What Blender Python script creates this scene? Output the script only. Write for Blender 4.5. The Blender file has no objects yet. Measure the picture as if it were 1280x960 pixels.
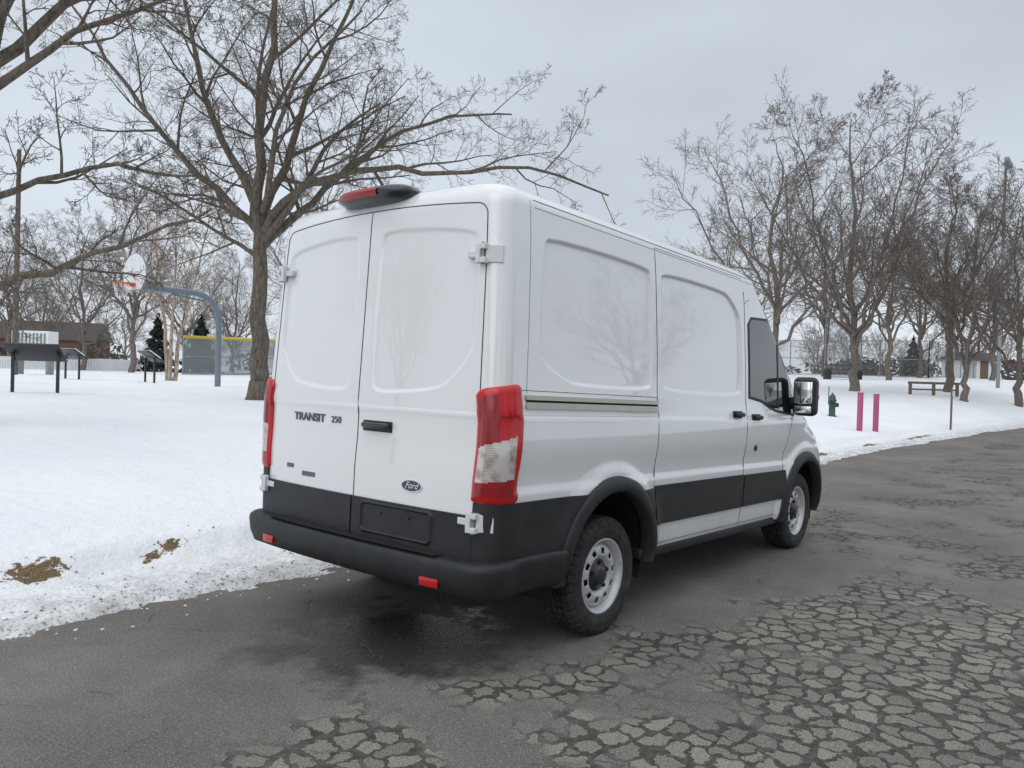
import bpy, bmesh, math, random
import numpy as np
from mathutils import Vector, Matrix, noise as mnoise
scene=bpy.context.scene
R=random.Random(7)
# ------------------------------------------------------------ helpers
def link(o,parent=None):
    scene.collection.objects.link(o)
    if parent: o.parent=parent
    return o
def empty(name,loc=(0,0,0),parent=None):
    e=bpy.data.objects.new(name,None); e.location=loc; e.empty_display_size=.2
    return link(e,parent)
def quadmesh(name,V,Q,smooth=True):
    V=np.asarray(V,np.float32);Q=np.asarray(Q,np.int32)
    me=bpy.data.meshes.new(name); me.vertices.add(len(V)); me.vertices.foreach_set('co',V.ravel())
    me.loops.add(Q.size); me.loops.foreach_set('vertex_index',Q.ravel())
    me.polygons.add(len(Q)); me.polygons.foreach_set('loop_start',np.arange(0,Q.size,4,dtype=np.int32))
    me.polygons.foreach_set('use_smooth',np.full(len(Q),smooth)); me.update(calc_edges=True); return me
def mesh(name,V,F,mat,parent=None,smooth=False,loc=None,mats=None,fm=None):
    me=bpy.data.meshes.new(name); me.from_pydata([tuple(v) for v in V],[],[tuple(f) for f in F])
    if mats:
        for m in mats: me.materials.append(m)
        me.polygons.foreach_set('material_index',fm)
    else: me.materials.append(mat)
    if smooth: me.polygons.foreach_set('use_smooth',[True]*len(me.polygons))
    me.update()
    o=bpy.data.objects.new(name,me)
    if loc is not None: o.location=loc
    return link(o,parent)
def boxdata(c,s,rot=None):
    V=[]
    for dx in(-.5,.5):
        for dy in(-.5,.5):
            for dz in(-.5,.5):
                v=Vector((dx*s[0],dy*s[1],dz*s[2]))
                if rot: v=rot@v
                V.append(v+Vector(c))
    return V,[(0,1,3,2),(4,6,7,5),(0,4,5,1),(2,3,7,6),(0,2,6,4),(1,5,7,3)]
def multi(parts):
    V=[];F=[]
    for v,f in parts:
        b=len(V);V+=list(v);F+=[tuple(i+b for i in q) for q in f]
    return V,F
def box(name,c,s,mat,parent=None,bevel=0,rot=None,seg=3):
    V,F=boxdata((0,0,0),s,rot)
    o=mesh(name,V,F,mat,parent,loc=c)
    if bevel:
        m=o.modifiers.new('b','BEVEL');m.width=bevel;m.segments=seg
        o.data.polygons.foreach_set('use_smooth',[True]*6)
    return o
def tubedata(pts,rads,n=6,cap=True):
    pts=[Vector(p) for p in pts]
    V=[];F=[]
    for i,p in enumerate(pts):
        d=(pts[min(i+1,len(pts)-1)]-pts[max(i-1,0)]).normalized()
        ref=Vector((0,0,1)) if abs(d.z)<.9 else Vector((1,0,0))
        a=d.cross(ref).normalized(); b=d.cross(a)
        for k in range(n):
            t=2*math.pi*k/n
            V.append(p+(a*math.cos(t)+b*math.sin(t))*rads[i])
    for i in range(len(pts)-1):
        for k in range(n):
            k2=(k+1)%n
            F.append((i*n+k,i*n+k2,(i+1)*n+k2,(i+1)*n+k))
    if cap:
        F.append(tuple(range(n)));F.append(tuple((len(pts)-1)*n+k for k in range(n))[::-1])
    return V,F
def tube(name,pts,r,mat,parent=None,n=8):
    V,F=tubedata(pts,[r]*len(pts) if not isinstance(r,(list,tuple)) else r,n)
    return mesh(name,V,F,mat,parent,smooth=True)
def lathe(profile,n,axis='y',rmod=None):
    V=[];F=[];m=len(profile)
    for k in range(n):
        t=2*math.pi*k/n
        for j,(r,h) in enumerate(profile):
            rr=r+(rmod(j,k) if rmod else 0)
            V.append((rr*math.cos(t),h,rr*math.sin(t)))
    for k in range(n):
        k2=(k+1)%n
        for j in range(m-1):
            F.append((k*m+j,k*m+j+1,k2*m+j+1,k2*m+j))
    return V,F
# ------------------------------------------------------------ node helpers
class N:
    def __init__(s,name):
        s.m=bpy.data.materials.new(name); s.m.use_nodes=True
        s.t=s.m.node_tree; s.b=s.t.nodes['Principled BSDF']; s.out=s.t.nodes['Material Output']
    def n(s,ty,**k):
        x=s.t.nodes.new(ty)
        for a,v in k.items(): setattr(x,a,v)
        return x
    def l(s,a,b): s.t.links.new(a,b)
    def val(s,node_in,v):
        if isinstance(v,bpy.types.NodeSocket): s.l(v,node_in)
        else: node_in.default_value=v
    def math(s,op,a,b=0,c=None,clamp=False):
        x=s.n('ShaderNodeMath',operation=op,use_clamp=clamp); s.val(x.inputs[0],a); s.val(x.inputs[1],b)
        if c is not None: s.val(x.inputs[2],c)
        return x.outputs[0]
    def noise(s,scale,detail=4,rough=.55,vec=None,dist=0):
        x=s.n('ShaderNodeTexNoise'); x.inputs['Scale'].default_value=scale;x.inputs['Detail'].default_value=detail;x.inputs['Roughness'].default_value=rough;x.inputs['Distortion'].default_value=dist
        if vec is not None: s.l(vec,x.inputs['Vector'])
        return x
    def pos(s): return s.n('ShaderNodeNewGeometry').outputs['Position']
    def obj(s): return s.n('ShaderNodeTexCoord').outputs['Object']
    def mr(s,v,a,b,c=0,d=1,smooth=False):
        x=s.n('ShaderNodeMapRange'); x.clamp=True
        if smooth: x.interpolation_type='SMOOTHSTEP'
        s.val(x.inputs[0],v)
        for i,q in enumerate((a,b,c,d)): x.inputs[i+1].default_value=q
        return x.outputs[0]
    def mix(s,f,a,b,blend='MIX'):
        x=s.n('ShaderNodeMix',data_type='RGBA',blend_type=blend)
        s.val(x.inputs[0],f)
        for i,q in ((6,a),(7,b)):
            if isinstance(q,bpy.types.NodeSocket): s.l(q,x.inputs[i])
            else: x.inputs[i].default_value=(*q,1)
        return x.outputs[2]
    def bump(s,h,strength=.5,dist=.02,prev=None):
        x=s.n('ShaderNodeBump'); x.inputs['Strength'].default_value=strength; x.inputs['Distance'].default_value=dist
        s.l(h,x.inputs['Height'])
        if prev is not None: s.l(prev,x.inputs['Normal'])
        return x.outputs[0]
    def set(s,**k):
        for a,v in k.items():
            i=s.b.inputs[a.replace('_',' ')]
            if isinstance(v,bpy.types.NodeSocket): s.l(v,i)
            elif isinstance(v,tuple) and len(v)==3: i.default_value=(*v,1)
            else: i.default_value=v
        return s
def simple(name,col,rough=.6,metal=0,var=.15,scale=6,bump=0,bscale=80,coat=0,spec=.5):
    a=N(name); p=a.obj(); nz=a.noise(scale,2,.6,p)
    c1=tuple(x*(1-var) for x in col); c2=tuple(min(1,x*(1+var)) for x in col)
    a.set(Base_Color=a.mix(nz.outputs[0],c1,c2),Roughness=rough,Metallic=metal,Coat_Weight=coat,Specular_IOR_Level=spec)
    if bump:
        b=a.noise(bscale,3,.6,p); a.set(Normal=a.bump(b.outputs[0],bump,.005))
    return a.m
# ------------------------------------------------------------ materials
def paint_mat():
    a=N('white_car_paint'); p=a.obj()
    d=a.noise(3.5,4,.7,p); z=a.n('ShaderNodeSeparateXYZ'); a.l(p,z.inputs[0])
    low=a.mr(z.outputs[2],.9,.40,0,1,True)
    dirt=a.math('MULTIPLY',a.mr(d.outputs[0],.38,.8),a.math('ADD',a.math('MULTIPLY',low,.20),.03))
    a.set(Base_Color=a.mix(dirt,(.79,.80,.81),(.42,.40,.37)),Roughness=a.math('ADD',a.math('MULTIPLY',dirt,.5),.22),Coat_Weight=1.,Coat_Roughness=.02,Coat_IOR=1.65)
    return a.m
def cladding():
    a=N('black_plastic'); p=a.obj(); d=a.noise(5,3,.65,p)
    a.set(Base_Color=a.mix(a.mr(d.outputs[0],.3,.8),(.014,.016,.019),(.030,.031,.033)),Roughness=.5,Specular_IOR_Level=.4)
    return a.m
M_paint=paint_mat(); M_blk=cladding()
M_dark=simple('underbody_dark',(.010,.010,.010),.8)
M_seam=simple('panel_gap',(.05,.05,.052),.8)
M_seaml=simple('panel_crease',(.22,.22,.225),.6)
M_glass=simple('tinted_glass',(.012,.015,.017),.04,0,.05,coat=.5)
M_chrome=simple('chrome',(.7,.7,.7),.18,1,.03)
M_rail=simple('rail_metal',(.50,.47,.42),.35,.85,.12,8)
M_mirror=simple('mirror_glass',(.75,.78,.8),.03,1,.02)
M_hinge=simple('hinge_white',(.66,.67,.68),.4)
M_red=simple('red_lens',(.52,.004,.008),.22,0,.12,30,coat=.35)
M_red2=simple('dark_red_lens',(.28,.004,.008),.2,0,.2,40,coat=.35)
M_badge=simple('badge_grey',(.13,.13,.14),.3,.6,.05)
M_blue=simple('badge_blue',(.008,.018,.07),.25,0,.05,coat=.6)
M_podgrey=simple('pod_black',(.02,.021,.024),.28,coat=.3)
def clearlens():
    a=N('clear_lens'); p=a.obj(); w=a.n('ShaderNodeTexWave'); w.inputs['Scale'].default_value=28; w.inputs['Distortion'].default_value=.6; w.bands_direction='Z'; a.l(p,w.inputs[0])
    n=a.noise(18,2,.5,p)
    c=a.mix(w.outputs['Fac'],(.50,.45,.42),(.70,.67,.65)); c=a.mix(a.mr(n.outputs[0],.45,.7),c,(.36,.25,.21))
    a.set(Base_Color=c,Roughness=.10,Metallic=.25,Coat_Weight=1.)
    return a.m
M_clear=clearlens()
def tire_mat():
    a=N('tyre_rubber'); p=a.obj(); d=a.noise(9,4,.7,p)
    a.set(Base_Color=a.mix(a.mr(d.outputs[0],.4,.75),(.016,.016,.017),(.055,.052,.048)),Roughness=.82); return a.m
M_tire=tire_mat()
def steel():
    a=N('wheel_steel'); p=a.obj(); d=a.noise(14,4,.7,p)
    a.set(Base_Color=a.mix(a.mr(d.outputs[0],.55,.9),(.56,.57,.58),(.26,.25,.23)),Roughness=.42,Metallic=.35); return a.m
M_steel=steel()
def snow_mat():
    a=N('snow'); p=a.pos()
    n1=a.noise(.35,2,.6,p); n2=a.noise(5,4,.65,p); n3=a.noise(70,1,.6,p)
    base=a.mix(a.mr(n1.outputs[0],.3,.7),(.79,.805,.835),(.87,.88,.895))
    e=a.n('ShaderNodeAttribute',attribute_name='edge').outputs['Fac']
    sp=a.noise(38,3,.75,p)
    dirt=a.math('MULTIPLY',a.mr(sp.outputs[0],.52,.66),a.math('MULTIPLY',e,1.0),clamp=True)
    dn=a.math('MULTIPLY',a.mr(n2.outputs[0],.35,.66),a.math('MULTIPLY',e,.95),clamp=True)
    c=a.mix(dn,base,(.44,.42,.40)); c=a.mix(dirt,c,(.14,.12,.10))
    g=a.n('ShaderNodeAttribute',attribute_name='grass').outputs['Fac']
    gn=a.noise(16,4,.7,p)
    gm=a.mr(a.math('ADD',g,a.math('MULTIPLY',a.math('SUBTRACT',gn.outputs[0],.5),2.2)),.42,.58)
    gc=a.mix(a.mr(a.noise(90,2,.7,p).outputs[0],.3,.7),(.055,.038,.02),(.26,.185,.10))
    c=a.mix(gm,c,gc)
    h=a.math('ADD',a.math('MULTIPLY',n2.outputs[0],1.),a.math('MULTIPLY',n3.outputs[0],.10))
    a.set(Base_Color=c,Roughness=.75,Specular_IOR_Level=.25,Normal=a.bump(h,.65,.07))
    return a.m
M_snow=snow_mat()
def asphalt():
    a=N('asphalt'); p=a.pos(); s=a.n('ShaderNodeSeparateXYZ'); a.l(p,s.inputs[0])
    big=a.noise(.55,3,.6,p); med=a.noise(3.2,4,.65,p); fine=a.noise(110,1,.7,p)
    sp=a.n('ShaderNodeTexVoronoi'); sp.inputs['Scale'].default_value=105; a.l(p,sp.inputs['Vector'])
    zn=a.noise(1.0,3,.65,p)
    b1=a.math('SUBTRACT',-.78,a.math('ADD',s.outputs[1],a.math('MULTIPLY',s.outputs[0],.28)))
    b2=a.math('MINIMUM',a.math('MULTIPLY',a.math('SUBTRACT',s.outputs[0],4.6),.4),a.math('MULTIPLY',a.math('SUBTRACT',-.4,s.outputs[1]),.8))
    b2=a.math('MINIMUM',b2,.02)
    ybias=a.math('MINIMUM',a.math('MAXIMUM',b1,b2),.30)
    M=a.mr(a.math('ADD',ybias,a.math('MULTIPLY',a.math('SUBTRACT',zn.outputs[0],.5),2.8)),.0,.30,0,1,True)
    dn=a.noise(5,3,.7,p); v=a.n('ShaderNodeVectorMath',operation='SCALE'); a.l(dn.outputs['Color'],v.inputs[0]); v.inputs['Scale'].default_value=.19
    pv=a.n('ShaderNodeVectorMath',operation='ADD'); a.l(p,pv.inputs[0]); a.l(v.outputs[0],pv.inputs[1])
    def vor(sc,feat):
        x=a.n('ShaderNodeTexVoronoi',feature=feat); x.inputs['Scale'].default_value=sc; x.voronoi_dimensions='2D'; a.l(pv.outputs[0],x.inputs['Vector']); return x
    ed=vor(8.2,'DISTANCE_TO_EDGE'); cell=vor(8.2,'F1')
    wn=a.noise(22,3,.7,p)
    dd=a.math('ADD',ed.outputs['Distance'],a.math('MULTIPLY',a.math('SUBTRACT',wn.outputs[0],.5),.20))
    dd=a.math('SUBTRACT',dd,a.mr(cell.outputs['Distance'],.36,.72,0,.14))
    crack=a.mr(dd,.015,.095,1,0,True)
    ed2=vor(1.1,'DISTANCE_TO_EDGE'); c2=a.mr(ed2.outputs['Distance'],.003,.012,1,0)
    c2=a.math('MULTIPLY',c2,a.mr(med.outputs[0],.48,.6))
    sep=a.n('ShaderNodeSeparateColor'); a.l(cell.outputs['Color'],sep.inputs[0])
    crackM=a.math('MAXIMUM',a.math('MULTIPLY',crack,M),a.math('MULTIPLY',c2,.4))
    base=a.mix(a.mr(big.outputs[0],.35,.68),(.135,.123,.112),(.255,.235,.212))
    base=a.mix(a.math('MULTIPLY',a.mr(med.outputs[0],.35,.7),.5),base,(.11,.101,.092))
    cc=a.mix(sep.outputs[0],(.185,.168,.146),(.36,.33,.285))
    cc=a.mix(a.mr(s.outputs[0],3.5,5.5,0,.75),cc,(.10,.092,.084))
    base=a.mix(a.math('MULTIPLY',M,.75),base,cc)
    base=a.mix(a.mr(sp.outputs['Distance'],.0,.5,.55,0),base,(.45,.425,.39))
    base=a.mix(a.mr(fine.outputs[0],.35,.6,.6,0),base,(.06,.055,.05))
    gap=a.mix(a.mr(wn.outputs[0],.4,.65),(.030,.026,.022),(.095,.085,.074))
    base=a.mix(a.math('MULTIPLY',crackM,.88),base,gap)
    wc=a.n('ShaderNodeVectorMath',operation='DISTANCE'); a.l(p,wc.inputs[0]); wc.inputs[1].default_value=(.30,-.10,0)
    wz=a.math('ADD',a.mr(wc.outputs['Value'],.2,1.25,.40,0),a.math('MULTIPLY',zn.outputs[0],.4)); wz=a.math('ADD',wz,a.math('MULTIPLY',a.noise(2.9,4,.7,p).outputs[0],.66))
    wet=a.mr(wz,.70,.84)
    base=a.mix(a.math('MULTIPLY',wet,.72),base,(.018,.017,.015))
    rough=a.math('SUBTRACT',.88,a.math('MULTIPLY',wet,a.mr(fine.outputs[0],.3,.7,.78,.40)))
    h=a.math('SUBTRACT',a.math('ADD',a.math('MULTIPLY',fine.outputs[0],.18),a.math('MULTIPLY',wn.outputs[0],.35)),a.math('MULTIPLY',crackM,.9))
    a.set(Base_Color=base,Roughness=rough,Specular_IOR_Level=.35,Normal=a.bump(h,.75,.02))
    return a.m
M_asph=asphalt()
def bark(name,c1,c2,sc=6):
    a=N(name); p=a.obj(); mp=a.n('ShaderNodeMapping'); mp.inputs['Scale'].default_value=(1,1,.25); a.l(p,mp.inputs[0])
    n1=a.noise(sc*3,2,.7,mp.outputs[0])
    a.set(Base_Color=a.mix(a.mr(n1.outputs[0],.3,.7),c1,c2),Roughness=.9,Specular_IOR_Level=.15); return a.m
def barkb(name,c1,c2,sc=6):
    m=bark(name,c1,c2,sc); t=m.node_tree; nz=[x for x in t.nodes if x.type=='TEX_NOISE'][0]
    b=t.nodes.new('ShaderNodeBump'); b.inputs['Strength'].default_value=.8; b.inputs['Distance'].default_value=.03; t.links.new(nz.outputs[0],b.inputs['Height']); t.links.new(b.outputs[0],t.nodes['Principled BSDF'].inputs['Normal']); return m
M_bark=barkb('bark',(.075,.062,.050),(.20,.168,.138))
M_bark2=bark('bark_light',(.12,.10,.085),(.24,.205,.18))  # tan bark, lightened so that overcast haze is part of the colour
M_birch=bark('birch_bark',(.20,.14,.10),(.50,.42,.34))
M_far=simple('far_twigs',(.24,.20,.185),.9,0,.25,.2)  # brownish twigs, base colour paled to stand for overcast haze
M_leafd=simple('spruce_needles',(.022,.038,.028),.8,0,.5,3)
M_hedge=simple('hedge_foliage',(.075,.062,.05),.85,0,.5,1)
M_steelgrey=simple('galvanised_steel',(.26,.28,.30),.5,.4)
M_bluegrey=simple('painted_pole',(.16,.20,.24),.5)
M_wood=simple('weathered_wood',(.16,.115,.08),.85,0,.3)
M_signblk=simple('sign_frame',(.02,.02,.022),.4)
M_signpanel=simple('sign_panel',(.09,.09,.08),.3,0,.6,5)
M_white=simple('white_paint',(.72,.73,.74),.5)
M_pink=simple('pink_paint',(.42,.09,.20),.5)
M_green=simple('green_paint',(.035,.075,.065),.5)
M_orange=simple('orange_paint',(.65,.12,.03),.45)
M_yellow=simple('yellow_plastic',(.60,.42,.06),.5)
M_brick=simple('brick',(.18,.09,.065),.85,0,.3,3)
M_siding=simple('house_siding',(.38,.36,.33),.8,0,.1,3)
M_roof=simple('shingles',(.07,.06,.055),.9)
M_kerb=simple('concrete',(.30,.29,.27),.85,0,.2,5,.4)
M_stone=simple('gravel_stone',(.22,.21,.19),.9,0,.5,30)
def fencemat(name,col,op):
    a=N(name); p=a.obj(); br=a.n('ShaderNodeTexNoise'); br.inputs['Scale'].default_value=40; br.inputs['Detail'].default_value=0; a.l(p,br.inputs['Vector'])
    tr=a.n('ShaderNodeBsdfTransparent'); mx=a.n('ShaderNodeMixShader')
    a.set(Base_Color=col,Roughness=.7)
    a.l(a.mr(br.outputs[0],.3,.7,op-.12,op+.12),mx.inputs[0]); a.l(tr.outputs[0],mx.inputs[1]); a.l(a.b.outputs[0],mx.inputs[2]); a.l(mx.outputs[0],a.out.inputs[0])
    return a.m
M_mesh=fencemat('chain_link_mesh',(.16,.17,.18),.33)
M_mesh2=fencemat('windscreen_mesh',(.20,.235,.235),.72)
# ------------------------------------------------------------ terrain
def yc(x):
    if x<12: return 1.3
    if x<60: return 1.3-.0022*(x-12)**2
    return 1.3-.0022*48**2-.211*(x-60)
def sm(t):
    t=min(1,max(0,t)); return t*t*(3-2*t)
def fb(x,y,sc,o=3):
    v=0;a=1;t=0
    for i in range(o):
        v+=a*mnoise.noise(Vector((x*sc,y*sc,3.7*i)));t+=a;a*=.5;sc*=2.1
    return v/t
def H(x,s,detail=True):
    y=yc(x)+s
    h=.72*(1-math.exp(-max(0,s-1)/6))
    h+=.0012*min(max(0,s-12),80)
    if x>20: h+=.03*min(x-20,50)*min(1,max(0,s)/4)*math.exp(-max(0,y-25)/20)
    near=detail and s<4
    e=s+ (.28*fb(x,y,.55,3)+.18*fb(x,y,3.1,3)+.07*fb(x,y,13,2) if near else 0)
    h+=.045*sm((e+.02)/.20)+.14*sm((s-.88+(.14*fb(x,y,1.5,2) if near else 0))/.26)-.03*sm(1-(e+.02)/.1)
    if near and s>-.2: h+=.045*abs(fb(x,y,7,3))*sm(s/.2)*(1-sm((s-1.2)/2))
    if near and s<1.2: h+=.06*fb(x,y,2.3,3)*sm(e/.3)*(1-sm((s-.8)/.5))
    if detail and s>-.2: h+=.035*fb(x,y,1.1,3)*sm(s/.5)
    if detail and s>3: h+=.08*fb(x,y,.12,2)*sm((s-3)/10)
    if e<-.05: h=min(h,-.02)
    return h
def G(x,y): return H(x,y-yc(x)) if y>yc(x)-1 else .1
def geo(a,b,step,g):
    out=[a];st=step
    while out[-1]<b: out.append(out[-1]+st); st*=g
    return out
xs=[-v for v in geo(3.5,700,.09,1.12)][::-1]+[ -3.5+.045*i for i in range(1,int(16/.045))]
xs+= geo(xs[-1]+.05,800,.055,1.045)
ss=[-.75+.037*i for i in range(int(3.6/.037))]; ss+=geo(ss[-1]+.05,800,.055,1.07)
V=[];E=[];GR=[]
patches=[(-.72,2.26,.20,.09),(.05,2.26,.06,.05),(.22,2.32,.09,.05),(4.6,2.5,.15,.05),(13.6,1.75,.9,.12),(22,1.6,1.6,.1),(17.5,1.75,.6,.08)]
for s in ss:
    for x in xs:
        y=yc(x)+s; h=H(x,s); V.append((x,y,h))
        E.append(min(1,max(0,1.02-max(0,s)/1.05)) if s<1.07 else 0)
        g=0
        if s<2:
            for (px,py,ax,ay) in patches:
                d=((x-px)/ax)**2+((y-py)/ay)**2
                if d<6: g=max(g,math.exp(-d*.8))
        GR.append(g)
nx=len(xs); jj,ii=np.meshgrid(np.arange(len(ss)-1),np.arange(nx-1),indexing='ij'); b=(jj*nx+ii).ravel()
me=quadmesh('snow_ground',V,np.stack([b,b+1,b+nx+1,b+nx],1)); me.materials.append(M_snow)
snow=link(bpy.data.objects.new('snow_ground',me))
for nm,dat in (('edge',E),('grass',GR)):
    at=snow.data.attributes.new(nm,'FLOAT','POINT'); at.data.foreach_set('value',dat)
V=[];F=[];ss2=[-10,-10.3,-10.6,-12,-16,-30,-100,-800];xs2=[-700,-200,-60]+list(range(-40,61,2))+[100,200,400,800]
for s in ss2:
    for x in xs2: V.append((x,yc(x)+s,(-.03 if s==-10 else .12+.15*sm((-s-10.6)/6)+.04*fb(x,s,.4,2))))
for j in range(len(ss2)-1):
    for i in range(len(xs2)-1): b=j*len(xs2)+i; F.append((b,b+len(xs2),b+len(xs2)+1,b+1))
mesh('snow_verge',V,F,M_snow,smooth=True)
mesh('road',[(-900,-900,0),(900,-900,0),(900,900,0),(-900,900,0)],[(0,1,2,3)],M_asph)
V=[];F=[];kx=[-60+1.0*i for i in range(160)]
for x in kx:
    y=yc(x)+1.0
    for a,b in ((0,-.05),(0,.055),(.02,.07),(.14,.075),(.15,-.05)): V.append((x,y+a,b))
for i in range(len(kx)-1):
    for k in range(4): b=i*5+k; F.append((b,b+5,b+6,b+1))
mesh('kerb',V,F,M_kerb)
def blobs(name,places,mat,sub=1):
    bm=bmesh.new()
    for (x,y,z,r) in places:
        ret=bmesh.ops.create_icosphere(bm,subdivisions=sub,radius=r)
        sx,sy,sz=R.uniform(.7,1.4),R.uniform(.7,1.3),R.uniform(.4,.8)
        for v in ret['verts']:
            v.co=Vector((v.co.x*sx*R.uniform(.75,1.2),v.co.y*sy*R.uniform(.75,1.2),v.co.z*sz))+Vector((x,y,z))
    me=bpy.data.meshes.new(name);bm.to_mesh(me);bm.free();me.materials.append(mat)
    return link(bpy.data.objects.new(name,me))
pl=[]
for i in range(300):
    x=R.uniform(-2.5,12); s=R.gauss(.04,.14); y=yc(x)+s
    r=R.choice([.005,.007,.009,.012,.02])*R.uniform(.7,1.3); pl.append((x,y,max(0,H(x,s))+r*.1,r))
blobs('snow_clumps',pl,M_snow)
pl=[]
for i in range(1200):
    x=R.uniform(-1.8,6)*1.0; y=R.uniform(-3.3,1.0) if R.random()<.75 else R.gauss(-2.2,.4)
    pl.append((x,y,.001,R.uniform(.002,.006)))
for i in range(160):
    x=R.uniform(-1.5,3);s=abs(R.gauss(0,.5)); pl.append((x,yc(x)+s,G(x,yc(x)+s)+.003,R.uniform(.004,.012)))
blobs('gravel',pl,M_stone)
# ------------------------------------------------------------ trees
def rnd(rng): return Vector((rng.gauss(0,1),rng.gauss(0,1),rng.gauss(0,1)))
class Tree:
    def __init__(s,seed,maxlev,N,ratio,ang,wob,up,rmin): 
        s.paths={};s.r=random.Random(seed);s.maxlev=maxlev;s.N=N;s.ratio=ratio;s.ang=ang;s.wob=wob;s.up=up;s.rmin=rmin
    def add(s,pts,rads,n):
        s.paths.setdefault((len(pts),n),[]).append(([tuple(p) for p in pts],rads))
    def arrays(s):
        VV=[];QQ=[];b=0
        for (m,n),L in s.paths.items():
            P=np.array([a for a,_ in L],float); Rr=np.array([r for _,r in L],float); K=len(L)
            D=np.empty_like(P); D[:,1:-1]=P[:,2:]-P[:,:-2]; D[:,0]=P[:,1]-P[:,0]; D[:,-1]=P[:,-1]-P[:,-2]
            D/=np.linalg.norm(D,axis=2,keepdims=True)+1e-9
            md=D.mean(1); ref=np.where(np.abs(md[:,2:3])<.8,np.array([[0,0,1.]]),np.array([[1.,0,0]]))[:,None,:]
            A=np.cross(D,ref); A/=np.linalg.norm(A,axis=2,keepdims=True)+1e-9; B=np.cross(D,A)
            t=2*np.pi*np.arange(n)/n
            V=P[:,:,None,:]+(A[:,:,None,:]*np.cos(t)[None,None,:,None]+B[:,:,None,:]*np.sin(t)[None,None,:,None])*Rr[:,:,None,None]
            idx=np.arange(K*m*n).reshape(K,m,n)+b
            a=idx[:,:-1,:];c=np.roll(a,-1,2);d=idx[:,1:,:];e=np.roll(d,-1,2)
            QQ.append(np.stack([a,c,e,d],-1).reshape(-1,4)); VV.append(V.reshape(-1,3)); b+=K*m*n
        return np.concatenate(VV),np.concatenate(QQ)
    def path(s,p,d,L,r,lev,endr=.22):
        n=[9,8,5,4,3,2][lev]; st=L/n; pts=[p];rads=[r];d=d.normalized()
        for i in range(1,n+1):
            d=(d+rnd(s.r)*s.wob[lev]+Vector((0,0,s.up[lev]))).normalized()
            p=p+d*st; pts.append(p); rads.append(max(s.rmin,r*(1-(1-endr)*(i/n)**.9)))
        return pts,rads
    def children(s,pts,rads,L,lev,t0=.25,n=None):
        if lev>=s.maxlev: return
        n=n or s.N[lev]; m=len(pts)-1; az=s.r.uniform(0,6.28)
        for j in range(n):
            t=min(.98,t0+(1-t0)*(j+s.r.random())/n); k=min(int(t*m),m-1); fr=t*m-k
            p=pts[k].lerp(pts[k+1],fr); rr=rads[k]*(1-fr)+rads[k+1]*fr
            d=(pts[k+1]-pts[k]).normalized(); az+=2.4+s.r.uniform(-.5,.5)
            ref=Vector((0,0,1)) if abs(d.z)<.9 else Vector((1,0,0))
            a=d.cross(ref).normalized(); b=d.cross(a)
            an=math.radians(s.ang[lev]+s.r.uniform(-12,12))
            nd=d*math.cos(an)+(a*math.cos(az)+b*math.sin(az))*math.sin(an)
            s.limb(p,nd,L*s.ratio[lev]*(1.15-.65*t)*s.r.uniform(.8,1.15),max(s.rmin,rr*.60),lev+1)
    def limb(s,p,d,L,r,lev,t0=.2):
        pts,rads=s.path(p,d,L,r,lev); s.add(pts,rads,[10,8,5,4,3,3][lev]); s.children(pts,rads,L,lev,t0)
    def custom(s,pts,r0,r1,lev,n=None,t0=.15,sides=8,wob=.035):
        P=[Vector(q) for q in pts]; Q=[]
        for i in range(len(P)-1):
            a=P[max(i-1,0)];b=P[i];c=P[i+1];d=P[min(i+2,len(P)-1)]
            for k in range(3):
                t=k/3; Q.append(.5*((2*b)+(c-a)*t+(2*a-5*b+4*c-d)*t*t+(3*b-a-3*c+d)*t**3))
        Q.append(P[-1]); m=len(Q)-1
        Q=[q+(rnd(s.r)*wob if 0<i<m else Vector()) for i,q in enumerate(Q)]
        rads=[r0+(r1-r0)*(i/m)**.8 for i in range(m+1)]
        L=sum((Q[i+1]-Q[i]).length for i in range(m))
        s.add(Q,rads,sides); s.children(Q,rads,L,lev,t0,n)
        return Q
    def mesh(s,name,mat):
        V,Q=s.arrays(); me=quadmesh(name,V,Q); me.materials.append(mat); return me
cam_p=Vector((-2.6902,-3.4326,1.5283)); YAW=.688; PITCH=-.012; ROLL=.029; FPX=962.2
def polar(px,d):
    a=YAW-math.atan((px-640)/FPX)
    return cam_p.x+d*math.cos(a), cam_p.y+d*math.sin(a)
rt=Vector((math.sin(YAW),-math.cos(YAW),0)); fw=Vector((math.cos(YAW),math.sin(YAW),0))
def L3(u,w,z): return rt*u+fw*w+Vector((0,0,z))
def place(name,me,x,y,rot=0,sc=1,sz=None,dz=-.05):
    o=bpy.data.objects.new(name,me); o.location=(x,y,G(x,y)+dz); o.rotation_euler=(0,0,rot); o.scale=(sc,sc,sz or sc); return link(o)
T=Tree(11,5,[8,8,7,6,5],[.5,.42,.45,.5,.6],[50,52,48,45,42],[.05,.11,.14,.17,.2,.2],[.0,.03,.04,.03,.02,.0],.0034)
T.custom([L3(0,0,-.1),L3(.02,0,.5),L3(-.05,0,2),L3(-.08,0,3.6),L3(-.2,0,5.0),L3(-.1,0,7),L3(.1,.1,9.2),L3(0,0,12)],.27,.045,0,n=9,t0=.42,sides=12)
T.add([L3(0,0,-.1),L3(0.01,0,.12),L3(.02,0,.5)],[.40,.31,.26],12)
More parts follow.
